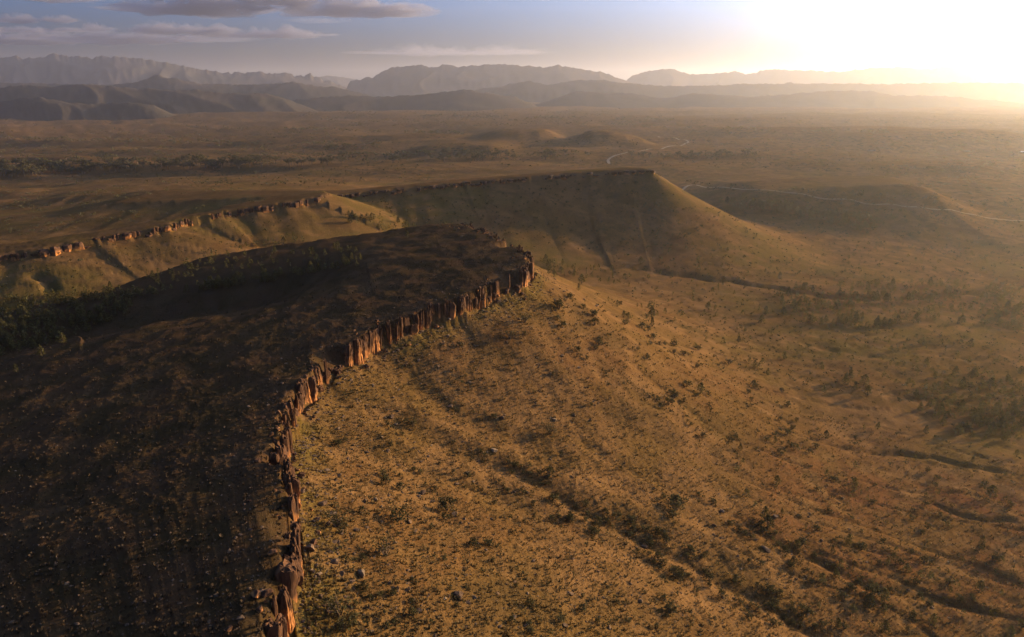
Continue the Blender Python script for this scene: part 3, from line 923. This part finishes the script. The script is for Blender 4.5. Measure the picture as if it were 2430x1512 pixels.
PINES = [pine(20 + k) for k in range(8)]
GUMS = [gum(50 + k) for k in range(6)]
SHRUBS = [shrub(70 + k) for k in range(6)]
TWIGS = [shrub(90 + k, 120, True) for k in range(3)]
BOULD = [rock_mesh(500 + k, "boulder", 3, M_BOULDER, r) for k, r in enumerate((0.7, 0.55, 0.8, 0.45, 0.65, 0.9, 0.35))]

def in_poly(pts, n, jitter=0):
    P = np.array(pts, float); out = []
    tot = 0
    while tot < n:
        u = rng.uniform(P[:, 0].min(), P[:, 0].max(), 4 * n); v = rng.uniform(P[:, 1].min(), P[:, 1].max(), 4 * n)
        m = inside(u, v, P)
        q = np.stack([u[m], v[m]], -1); out.append(q); tot += len(q)
    return np.concatenate(out)[:n]

def clumped(pts, n, thr=-0.05, fx=40, fy=16):
    q = in_poly(pts, n * 4)
    f = noise(q[:, 0] / fx + 5, q[:, 1] / fy) + 0.5 * noise(q[:, 0] / (fx * .4), q[:, 1] / (fy * .4))
    q = q[f > thr]
    return q[:n]

def ground_at(q):
    P = raycast(ZT, q[:, 0], q[:, 1])
    return P

def spot(p, poly):
    """which part of its stand a plant is in"""
    cp, sp = math.cos(PITCH), math.sin(PITCH)
    y, z = p[1], p[2] - CAM_Z
    dep = y * cp - z * sp
    u = CU + F * p[0] / dep; v = CV - F * (y * sp + z * cp) / dep
    P = np.array(poly); a = (u - P[:, 0].min()) / np.ptp(P[:, 0])
    lo, hi = P[:, 1].min(), P[:, 1].max()
    b = (v - lo) / (hi - lo)
    col = ["left end", "left middle", "right middle", "right end"][int(np.clip(a * 4, 0, 3))]
    row = ["back", "middle row", "front"][int(np.clip(b * 3, 0, 2))]
    return f"{row}, {col}"

def plant(name, cat, pair, part_names, p, h, wid, label, group):
    root = bpy.data.objects.new(name, None); CO.objects.link(root)
    root.location = (float(p[0]), float(p[1]), float(p[2]) - 0.03)
    root.rotation_euler = (0, 0, rng.uniform(0, 6.28))
    root.scale = (h * wid, h * wid, h)
    tag(root, label, cat, group)
    for nm, me in zip(part_names, pair):
        o = bpy.data.objects.new(nm, me); CO.objects.link(o); o.parent = root
    return root

def merge(name, label, P, H, protos, mat, kind="stuff", wid=(0.85, 1.25), tilt=False):
    """one object for what is past counting; protos: list of (V, F quads)"""
    Vs, Fs = [], []; off = 0
    which = rng.integers(len(protos), size=len(P))
    for k, (pv, pf) in enumerate(protos):
        m = which == k
        if not m.any(): continue
        n = m.sum(); a = rng.uniform(0, 6.283, n); ws = rng.uniform(*wid, n)
        c, s = np.cos(a), np.sin(a)
        x = (pv[None, :, 0] * c[:, None] - pv[None, :, 1] * s[:, None]) * (H[m] * ws)[:, None]
        y = (pv[None, :, 0] * s[:, None] + pv[None, :, 1] * c[:, None]) * (H[m] * ws)[:, None]
        z = pv[None, :, 2] * H[m][:, None]
        Vx = np.stack([x, y, z], -1) + P[m][:, None, :]
        Fx = pf[None] + (np.arange(n) * len(pv))[:, None, None] + off
        Vs.append(Vx.reshape(-1, 3)); Fs.append(Fx.reshape(-1, pf.shape[1])); off += n * len(pv)
    o = link(name, mesh_np(name, np.concatenate(Vs), np.concatenate(Fs)), mat)
    return tag(o, label, None, None, kind)

def proto_tree(fn, seed, n):
    st, cr = fn(seed, n)
    V = np.array([v.co[:] for v in cr.vertices]); Fq = np.array([list(p.vertices) for p in cr.polygons])
    sc = {pine: 1.9, gum: 2.0, shrub: 2.3}[fn]
    c = V.reshape(-1, 4, 3).mean(1, keepdims=True)
    V = ((V.reshape(-1, 4, 3) - c) * sc + c).reshape(-1, 3)
    return V, Fq

def dist_of(P): return np.linalg.norm(P - np.array([0, 0, CAM_Z]), axis=1)

# ---- pines
zones = [
    ("in the dense grove beyond the slope's foot", [(1830, 700), (1900, 680), (2130, 672), (2300, 668), (2429, 690), (2429, 790), (2250, 765), (2050, 785), (1900, 770), (1840, 740)], 560, 4.5, -0.25),
    ("in the scattered wood at the right edge", [(2150, 905), (2300, 880), (2460, 910), (2460, 1070), (2280, 1040), (2180, 980)], 230, 3.9, -0.25),
    ("in the wood at the far mesa's foot", [(1690, 475), (1800, 478), (1950, 500), (2125, 523), (2060, 555), (1900, 520), (1760, 500)], 300, 5.8, -0.4),
    ("dotted across the open plain", [(1290, 615), (1440, 640), (1700, 560), (2100, 560), (2460, 560), (2460, 1000), (1900, 930), (1500, 770), (1300, 655)], 420, 3.9, -0.3),
    ("just behind the cliff's far tip", [(1275, 617), (1450, 642), (1480, 672), (1300, 652)], 60, 3.6, -0.3),
    ("on the red ground at lower right", [(1700, 1030), (2460, 1000), (2460, 1512), (2000, 1512), (1800, 1300)], 85, 3.1, -0.2),
    ("in the dark wooded gully at left", [(0, 705), (260, 690), (330, 690), (300, 750), (160, 810), (0, 850)], 420, 3.5, -0.6),
    ("in the line along the gully's near lip", [(280, 706), (600, 658), (870, 614), (880, 626), (640, 670), (420, 702)], 120, 3.6, -0.3),
    ("on the dark bank across the gully", [(330, 655), (480, 607), (850, 590), (860, 612), (560, 645), (330, 690)], 90, 3.0, -0.3),
    ("on the valley floor behind the near plateau", [(820, 500), (900, 520), (1000, 540), (900, 552), (820, 530)], 40, 4.0, -0.3),
    ("beside the lit foot of the left mesa", [(540, 588), (700, 562), (720, 574), (560, 600)], 26, 4.0, -0.5),
]
rows = []
for zi, (where, poly, n, h, thr) in enumerate(zones):
    q = clumped(poly, n, thr, 60, 22) if n > 100 else in_poly(poly, n)
    P = ground_at(q)
    H = h * np.clip(rng.lognormal(0, 0.30, len(P)), 0.45, 1.9)
    for p, hh in zip(P, H): rows.append((hh / np.linalg.norm(p - [0, 0, CAM_Z]), zi, p, hh))
for (u, v, hh) in [(1660, 935, 5.5), (40, 885, 4.0), (100, 845, 5.0), (965, 565, 5.0), (150, 815, 5), (2195, 1030, 5.0), (2080, 1020, 4.5), (1770, 1180, 3.6)]:
    p = ground_at(np.array([[u, v]]))[0]
    rows.append((9.0, -1, p, hh))
rows.sort(key=lambda r: -r[0])
one = {0: "lone dark pine on the pale slope right of centre", 1: "small pale-green tree alone on the dark plateau at far left", 2: "yellow-green pine at the lower fringe of the gully wood",
       3: "single dark tree standing on the far end of the plateau", 4: "bushy tree at the corner of the gully wood",
       5: "single upright pine above the small creek at right", 6: "broad dark pine beside the creek bend at right", 7: "small upright pine on the slope above the boulders"}
singles = [r for r in rows if r[1] == -1]; rest = [r for r in rows if r[1] != -1]
for k, r in enumerate(singles):
    plant("pine_tree", "tree", PINES[k % 8], ("trunk", "crown"), r[2], r[3], rng.uniform(.95, 1.4), one[k], "pine trees")
for r in rest[:290]:
    where = zones[r[1]][0]; h0 = zones[r[1]][3]
    vi = rng.integers(8); wd = rng.uniform(0.85, 1.5)
    size = "tall" if r[3] > 1.25 * h0 else "small" if r[3] < 0.85 * h0 else "mid-sized"
    shape = "slender" if wd < 1.0 else "bushy" if wd > 1.3 else "conical"
    plant("pine_tree", "tree", PINES[vi], ("trunk", "crown"), r[2], r[3], wd, f"{size} {shape} pine {where}, {spot(r[2], zones[r[1]][1])}", "pine trees")
far = rest[290:]
PP = [proto_tree(pine, 900 + k, 46) for k in range(5)]
merge("pine_woodland", "mass of small dark pines farther off on the plain", np.array([r[2] for r in far]), np.array([r[3] for r in far]), PP, M_PINE, wid=(0.9, 1.5))

# ---- gums along the dry creek
gz = [("in the dark creek line at left", [(0, 394), (300, 392), (620, 382), (620, 400), (300, 408), (0, 424)], 270, 15.0),
      ("in the creek line behind the far mesa", [(620, 382), (1000, 364), (1400, 367), (1400, 379), (1000, 386), (620, 400)], 170, 13.5),
      ("right of the winding road", [(1470, 374), (1650, 372), (1800, 366), (1800, 375), (1600, 384)], 70, 11.0)]
rows = []
for zi, (where, poly, n, h) in enumerate(gz):
    P = ground_at(in_poly(poly, n)); H = h * np.clip(rng.lognormal(0, 0.28, n), 0.5, 1.7)
    for p, hh in zip(P, H): rows.append((hh / np.linalg.norm(p - [0, 0, CAM_Z]), zi, p, hh))
rows.sort(key=lambda q: -q[0])
for _, zi, p, hh in rows[:285]:
    where, poly, n, h = gz[zi]
    wd = rng.uniform(0.9, 1.5)
    size = "tall" if hh > 1.2 * h else "low" if hh < 0.85 * h else "mid-sized"
    shape = "spreading" if wd > 1.25 else "rounded"
    plant("gum_tree", "tree", GUMS[rng.integers(6)], ("trunk", "crown"), p, hh, wd, f"{size} {shape} gum tree {where}, {spot(p, poly)}", "gum trees along the creek")
GUM_REST = rows[285:]
q = in_poly([(768, 352), (800, 345), (835, 348), (830, 362), (770, 364)], 12)
for p in ground_at(q):
    plant("gum_tree", "tree", GUMS[rng.integers(6)], ("trunk", "crown"), p, rng.uniform(12, 17), 1.3, "gum tree in the dark clump standing apart above the tree line", "gum trees along the creek")
bands = [([(0, 330), (900, 345), (900, 350), (0, 338)], 220, 9), ([(400, 300), (1100, 318), (1100, 323), (400, 306)], 200, 9), ([(900, 272), (1600, 285), (1600, 290), (900, 277)], 260, 10), ([(1500, 300), (2300, 322), (2300, 327), (1500, 305)], 180, 8),
         ([(600, 258), (1500, 262), (1620, 300), (850, 304)], 1500, 7), ([(0, 300), (900, 322), (900, 372), (0, 390)], 800, 7.5),
         ([(1600, 300), (2429, 330), (2429, 410), (1700, 395)], 650, 5.5), ([(1560, 282), (2429, 282), (2429, 300), (1560, 300)], 250, 7), ([(0, 425), (1100, 395), (1100, 430), (700, 440), (0, 520)], 380, 4),
         ([(0, 262), (500, 268), (500, 300), (0, 300)], 240, 7), ([(2000, 400), (2429, 395), (2429, 480), (2150, 450)], 240, 4.5), ([(0, 520), (430, 500), (700, 470), (400, 520), (0, 570)], 120, 3)]
FP, FH = [], []
for poly, n, h in bands:
    P = ground_at(clumped(poly, n, -0.02, 80, 9)); FP.append(P); FH.append(h * np.clip(rng.lognormal(0, .35, len(P)), .4, 2))
FP.append(np.array([q[2] for q in GUM_REST])); FH.append(np.array([q[3] for q in GUM_REST]))
FP, FH = np.concatenate(FP), np.concatenate(FH)
GP = [proto_tree(gum, 950 + k, 35) for k in range(5)]
merge("distant_scrub_woodland", "scattered dark scrub trees over the distant plain", FP, FH, GP, M_GUM, wid=(1.0, 1.7))

# ---- shrubs
solo = [((797, 1250), 4.4, True, "twiggy bare-branched shrub on the slope nearest the cliff"),
        ((945, 1235), 3.4, False, "small dark round shrub with long shadow right of the twiggy one"),
        ((915, 1318), 4.6, True, "large dark bush on the open slope, lower of two"),
        ((1060, 1212), 3.6, False, "low green shrub beside an orange stone"),
        ((806, 1460), 4.6, True, "big twiggy bush at the foot of the cliff near the bottom edge"),
        ((1605, 1212), 4.8, False, "large green-tinged bush in the stony patch at lower right"),
        ((1325, 735), 4.6, False, "dark bush below the cliff's far tip"),
        ((1245, 765), 4.2, True, "dark bush on the upper slope under the cliff"),
        ((1305, 1030), 4.2, True, "faint twiggy bush in the middle of the slope"),
        ((1210, 805), 4.0, True, "spreading bush with dark shadow on the upper slope"),
        ((2070, 1420), 4.6, False, "broad low bush on red soil at lower right"),
        ((1590, 1455), 3.0, False, "round dark shrub at the bottom edge below the dry wash")]
for (u, v), h, tw, lab in solo:
    p = ground_at(np.array([[u, v]]))[0]
    pr = TWIGS[rng.integers(3)] if tw else SHRUBS[rng.integers(6)]
    plant("shrub", "shrub", pr, ("stem", "foliage"), p, h, rng.uniform(.9, 1.15), lab, "shrubs on the slope")
sz = [("crowding the dry wash", [(1130, 1070), (1250, 1100), (1480, 1225), (1650, 1310), (1800, 1390), (2000, 1490), (1900, 1512), (1700, 1420), (1500, 1330), (1380, 1270), (1200, 1170)], 170, 1.25),
      ("in the dark band across the upper slope", [(1285, 670), (1450, 700), (1700, 850), (2000, 1020), (1920, 1120), (1600, 1000), (1350, 840)], 300, 1.3),
      ("dotted over the stony slope", [(800, 900), (1250, 720), (1500, 900), (2000, 1100), (2300, 1500), (800, 1512)], 330, 1.0),
      ("along the second wash at lower right", [(1650, 1170), (1770, 1225), (1960, 1320), (2080, 1380), (2060, 1420), (1900, 1350), (1750, 1270)], 60, 1.2),
      ("on the open plain", [(1500, 760), (1900, 800), (2429, 800), (2429, 1500), (2000, 1500), (1900, 1050)], 420, 1.2)]
rows = []
for zi, (where, poly, n, h) in enumerate(sz):
    P = ground_at(clumped(poly, n, -0.2, 60, 40)); H = h * np.clip(rng.lognormal(0, 0.4, len(P)), 0.4, 2.4)
    for p, hh in zip(P, H): rows.append((hh / np.linalg.norm(p - [0, 0, CAM_Z]), zi, p, hh))
rows.sort(key=lambda r: -r[0])
for r in rows[:286]:
    where, h0 = sz[r[1]][0], sz[r[1]][3]; wd = rng.uniform(0.75, 1.25)
    size = "large" if r[3] > 1.4 * h0 else "small" if r[3] < 0.9 * h0 else "mid-sized"
    shape = "spreading" if wd > 1.05 else "compact"
    plant("shrub", "shrub", SHRUBS[rng.integers(6)], ("stem", "foliage"), r[2], r[3], wd, f"{size} {shape} dark shrub {where}, {spot(r[2], sz[r[1]][1])}", "shrubs on the slope")
q0 = clumped([(760, 900), (1250, 700), (1500, 780), (2000, 1000), (2429, 1100), (2429, 1512), (740, 1512)], 1900, -0.25, 70, 45)
q = np.concatenate([in_poly([(860, 470), (1500, 420), (1560, 430), (1700, 560), (1500, 610), (1250, 590), (900, 510)], 650),
                    in_poly([(1500, 480), (2429, 540), (2429, 1000), (1600, 860), (1450, 640)], 2600),
                    in_poly([(0, 620), (430, 540), (780, 500), (640, 580), (300, 650), (0, 690)], 160),
                    in_poly([(1600, 430), (2429, 480), (2429, 540), (1900, 510)], 600),
                    clumped([(0, 430), (780, 450), (1000, 400), (1550, 395), (2429, 430), (2429, 330), (1400, 330), (0, 360)], 1500, -0.2, 90, 12)])
P = ground_at(q); H = np.clip(rng.lognormal(0.1, 0.4, len(P)), 0.5, 2.4) * np.clip(np.hypot(P[:, 0], P[:, 1]) / 520, 0.9, 2.2)
P = np.concatenate([P, np.array([r[2] for r in rows[286:]]), ground_at(q0)]); H = np.concatenate([H, np.array([r[3] for r in rows[286:]]), 0.55 * np.clip(rng.lognormal(0, 0.4, len(q0)), 0.4, 2.2)])
SP = [proto_tree(shrub, 980 + k, 14) for k in range(5)]
merge("low_scrub", "low dark scrub sprinkled over slopes and plain", P, H, SP, M_SHRUB)

# ---- boulders
solo = [((1086, 1415), 2.6, "dark pointed boulder standing on the slope near the bottom"), ((1815, 1306), 3.0, "round black boulder with long shadow at lower right"),
        ((1172, 1070), 2.4, "flat orange slab catching the light on the middle slope"), ((856, 1362), 2.2, "dark wedge boulder below the two bushes"),
        ((928, 992), 2.2, "long dark boulder on the upper slope near the cliff"), ((1190, 993), 1.9, "dark boulder right of the long one on the upper slope"),
        ((1838, 1228), 2.3, "pale-topped boulder on the slope at right"), ((738, 1305), 2.6, "long dark slab lying at the cliff foot"),
        ((795, 1335), 1.9, "flat slab lying just below the cliff foot slab"), ((765, 1197), 2.4, "dark boulder leaning at the cliff foot on green grass"),
        ((1027, 1192), 1.7, "orange stone beside the low green shrub"), ((1710, 1215), 2.3, "grey boulder right of the large green-tinged bush"),
        ((1125, 1418), 1.6, "pale flat stone beside the pointed boulder"), ((872, 1075), 1.7, "brown boulder on the slope level with the cliff bend"),
        ((775, 1118), 1.5, "pale upright stone near the green grass"), ((1530, 1300), 2.2, "dark boulder in the dry wash")]
for (u, v), s, lab in solo:
    p = ground_at(np.array([[u, v]]))[0]
    o = link("boulder", BOULD[rng.integers(7)])
    o.location = p + [0, 0, 0.15 * s]; o.scale = (s, s * rng.uniform(.7, 1), s); o.rotation_euler = (rng.uniform(-.2, .2), rng.uniform(-.2, .2), rng.uniform(0, 6.3))
    tag(o, lab, "boulder", "boulders on the slope")
bz = [("under the cliff", [(740, 1040), (860, 890), (1100, 770), (1250, 700), (1300, 740), (1100, 850), (900, 960), (800, 1060), (800, 1480), (745, 1480)], 90),
      ("on the open middle slope", [(800, 1060), (1100, 850), (1300, 800), (1500, 1000), (1400, 1200), (1100, 1100)], 70),
      ("on the lower slope", [(800, 1100), (1100, 1100), (1400, 1250), (1700, 1500), (800, 1500)], 80),
      ("among the shrubs at lower right", [(1500, 1150), (1900, 1180), (2300, 1480), (1800, 1400)], 40)]
for where, poly, n in bz:
    P = ground_at(in_poly(poly, n)); S = np.clip(rng.lognormal(-0.15, 0.4, n), 0.45, 2.0)
    for p, s in zip(P, S):
        vi = rng.integers(7); o = link("boulder", BOULD[vi])
        o.location = p + [0, 0, 0.10 * s]; o.scale = (s, s * rng.uniform(.6, 1.1), s * rng.uniform(.8, 1.2)); o.rotation_euler = (rng.uniform(-.3, .3), rng.uniform(-.3, .3), rng.uniform(0, 6.3))
        size = "large" if s > 1.15 else "small" if s < 0.7 else "mid-sized"
        shp = "flat" if vi in (1, 3, 6) else "chunky"
        tag(o, f"{size} {shp} brown boulder {where}, {spot(p, poly)}", "boulder", "boulders on the slope")

# ---- rubble and grass: past counting
rv = []
for k in range(6):
    me = rock_mesh(600 + k, "pebble", 1, None, 0.6)
    rv.append((np.array([v.co[:] for v in me.vertices]) + [0, 0, 0.12], np.array([list(p.vertices) for p in me.polygons])))
qs = rng.uniform(40, len(r1) - 1, 3600).astype(int)
tng = np.gradient(r1, axis=0); tng /= np.linalg.norm(tng, axis=1)[:, None]; nrm = np.stack([tng[:, 1], -tng[:, 0]], -1)
dd = np.where(rng.random(3600) < 0.35, -rng.exponential(6.0, 3600) - 0.8, 1.2 + rng.exponential(6.0, 3600))
xy = r1[qs] + nrm[qs] * dd[:, None]
q2 = in_poly([(0, 1000), (660, 980), (640, 1512), (0, 1512)], 500)
q3 = in_poly([(760, 900), (1250, 720), (2000, 1100), (2300, 1512), (740, 1512)], 2600)
P = np.concatenate([np.column_stack([xy, lookup(ZT, xy[:, 0], xy[:, 1])]), ground_at(q2), ground_at(q3)])
S = np.clip(rng.lognormal(-1.05, 0.45, len(P)), 0.15, 1.2)
S[:3600] *= np.where(dd > 0, 1.7, 1.0)
merge("stone_rubble", "loose stones strewn along the rim and down the slope", P, S, rv, M_RUBBLE, wid=(0.8, 1.5))

def tuft_proto(seed):
    r_ = np.random.default_rng(seed); V, Fc = [], []
    for k in range(5):
        a = r_.uniform(0, 6.3); b = r_.uniform(0.2, 0.55); t = np.array([math.cos(a) * b, math.sin(a) * b, r_.uniform(.6, 1.0)])
        s = np.array([-math.sin(a), math.cos(a), 0]) * 0.22
        n = len(V); V += [-s * .6, s * .6, t + s, t - s]; Fc.append([n, n + 1, n + 2, n + 3])
    return np.array(V), np.array(Fc)
TP = [tuft_proto(k) for k in range(6)]
def tufts(label, poly, n, mat):
    P = ground_at(in_poly(poly, n))
    S = 0.40 * np.clip(rng.lognormal(0, 0.4, len(P)), 0.35, 2.2)
    merge("grass_tussocks", label, P, S, TP, mat)
tufts("dry ochre grass tussocks covering the slope", [(720, 1512), (700, 1050), (900, 850), (1280, 680), (1500, 780), (2000, 1000), (2429, 1100), (2429, 1512)], 20000, M_TUFT)
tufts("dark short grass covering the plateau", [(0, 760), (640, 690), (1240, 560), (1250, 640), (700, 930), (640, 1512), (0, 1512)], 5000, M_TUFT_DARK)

# ------------------------------------------------------------------ clouds
def cloud_material(dens, col):
    k = N("cloud_vapour")
    v = k.n("ShaderNodeVolumePrincipled")
    v.inputs["Color"].default_value = col
    v.inputs["Density"].default_value = dens
    v.inputs["Anisotropy"].default_value = 0.5
    k.l(v.outputs[0], k.out.inputs["Volume"])
    return k.m
M_CLOUD = cloud_material(0.0016, rgb(0.36, 0.35, 0.43))
M_CLOUD_THIN = cloud_material(0.00035, rgb(0.45, 0.43, 0.50))
def cloud(label, u0, u1, v0, v1, D, deep, seed, mat=M_CLOUD):
    a = pix_depth(u0, (v0 + v1) / 2, D); b = pix_depth(u1, (v0 + v1) / 2, D)
    zt_ = pix_depth((u0 + u1) / 2, v0, D)[2]; zb = pix_depth((u0 + u1) / 2, v1, D)[2]
    c = (a + b) / 2; L = (b[0] - a[0]) / 2; hh = (zt_ - zb) / 2
    na, nl = 170, 46
    th = np.linspace(0, 2 * math.pi, na, endpoint=False); la = np.linspace(-math.pi / 2, math.pi / 2, nl)
    TH, LA = np.meshgrid(th, la)
    x = np.cos(LA) * np.cos(TH); y = np.cos(LA) * np.sin(TH); z = np.sin(LA)
    X = x * L; Yy = y * deep
    q = hh * 2.4
    n1 = fbm(X / q + seed, Yy / q + z * 0.7, 5, gain=0.65); n2 = fbm(X / (q * 3.5) + seed * 2, Yy / (q * 3.5), 2)
    th_ = np.clip(0.50 + 1.0 * n2 + 1.15 * n1, 0.0, 2)
    Zz = np.where(z > 0, z * th_ * 1.05, z * (0.35 + 0.3 * th_)) * hh * 0.85
    e = 1 + 0.24 * fbm(3 * x + seed, 3 * y + z, 5, gain=0.6)
    V = np.stack([c[0] + X * e, c[1] + Yy * e, c[2] - 0.3 * hh + Zz], -1).reshape(-1, 3)
    i = np.arange(na * nl).reshape(nl, na); j = np.roll(i, -1, 1)
    Fq = np.stack([i[:-1], j[:-1], j[1:], i[1:]], -1).reshape(-1, 4)
    o = link("cloud", mesh_np("cloud", V, Fq, True), mat)
    tag(o, label, "cloud", "clouds in the left sky")
cloud("long flat grey-violet cloud just above the left range", -350, 540, 66, 110, 42000, 2000, 1.0)
cloud("thin streak above the long flat cloud at the left edge", -200, 260, 64, 78, 46000, 1200, 2.0)
cloud("small cloud at the left edge above the long flat bank", -60, 86, 30, 58, 38000, 1000, 3.0)
cloud("small tapering cloud right of the left-edge one", 92, 180, 30, 57, 38500, 800, 4.0)
cloud("tiny cloud over the long flat bank", 195, 275, 52, 76, 40000, 720, 5.0)
cloud("lens-shaped cloud left of centre", 305, 560, 52, 84, 36000, 1200, 6.0)
cloud("trailing flat cloud right of the lens-shaped one", 470, 790, 62, 94, 36500, 1200, 7.0)
cloud("large violet cloud cut by the top edge", 240, 650, -30, 46, 30000, 2000, 8.0)
cloud("flat cloud at the top edge over the far left mountains", 30, 215, -30, 8, 29000, 1400, 12.0)
cloud("big grey cloud fading toward the bright sky", 660, 1020, -4, 46, 31000, 1800, 9.0)
cloud("faint flat cloud below the big grey one", 680, 830, 38, 56, 34000, 1000, 10.0, M_CLOUD_THIN)
cloud("faint streak of cloud above the flat-topped massif", 830, 1300, 104, 136, 60000, 1600, 11.0, M_CLOUD_THIN)
cloud("cloud sheet cut by the top edge left of centre", 560, 760, -40, 22, 29500, 1600, 14.0)

# ------------------------------------------------------------------ haze
k = N("haze_air")
v = k.n("ShaderNodeVolumePrincipled")
v.inputs["Color"].default_value = rgb(0.80, 0.75, 0.74)
v.inputs["Density"].default_value = HAZE_DENSITY
v.inputs["Anisotropy"].default_value = HAZE_ANISO
k.l(v.outputs[0], k.out.inputs["Volume"])
x0, x1, y0, y1, z0, z1 = -31000, 31000, -31000, 31000, -160, 900
bm = bpy.data.meshes.new("haze")
bm.from_pydata([(x0, y0, z0), (x1, y0, z0), (x1, y1, z0), (x0, y1, z0), (x0, y0, z1), (x1, y0, z1), (x1, y1, z1), (x0, y1, z1)], [],
               [(3, 2, 1, 0), (4, 5, 6, 7), (0, 1, 5, 4), (1, 2, 6, 5), (2, 3, 7, 6), (3, 0, 4, 7)])
tag(link("haze", bm, k.m), "warm evening haze over the plain", None, None, "stuff")
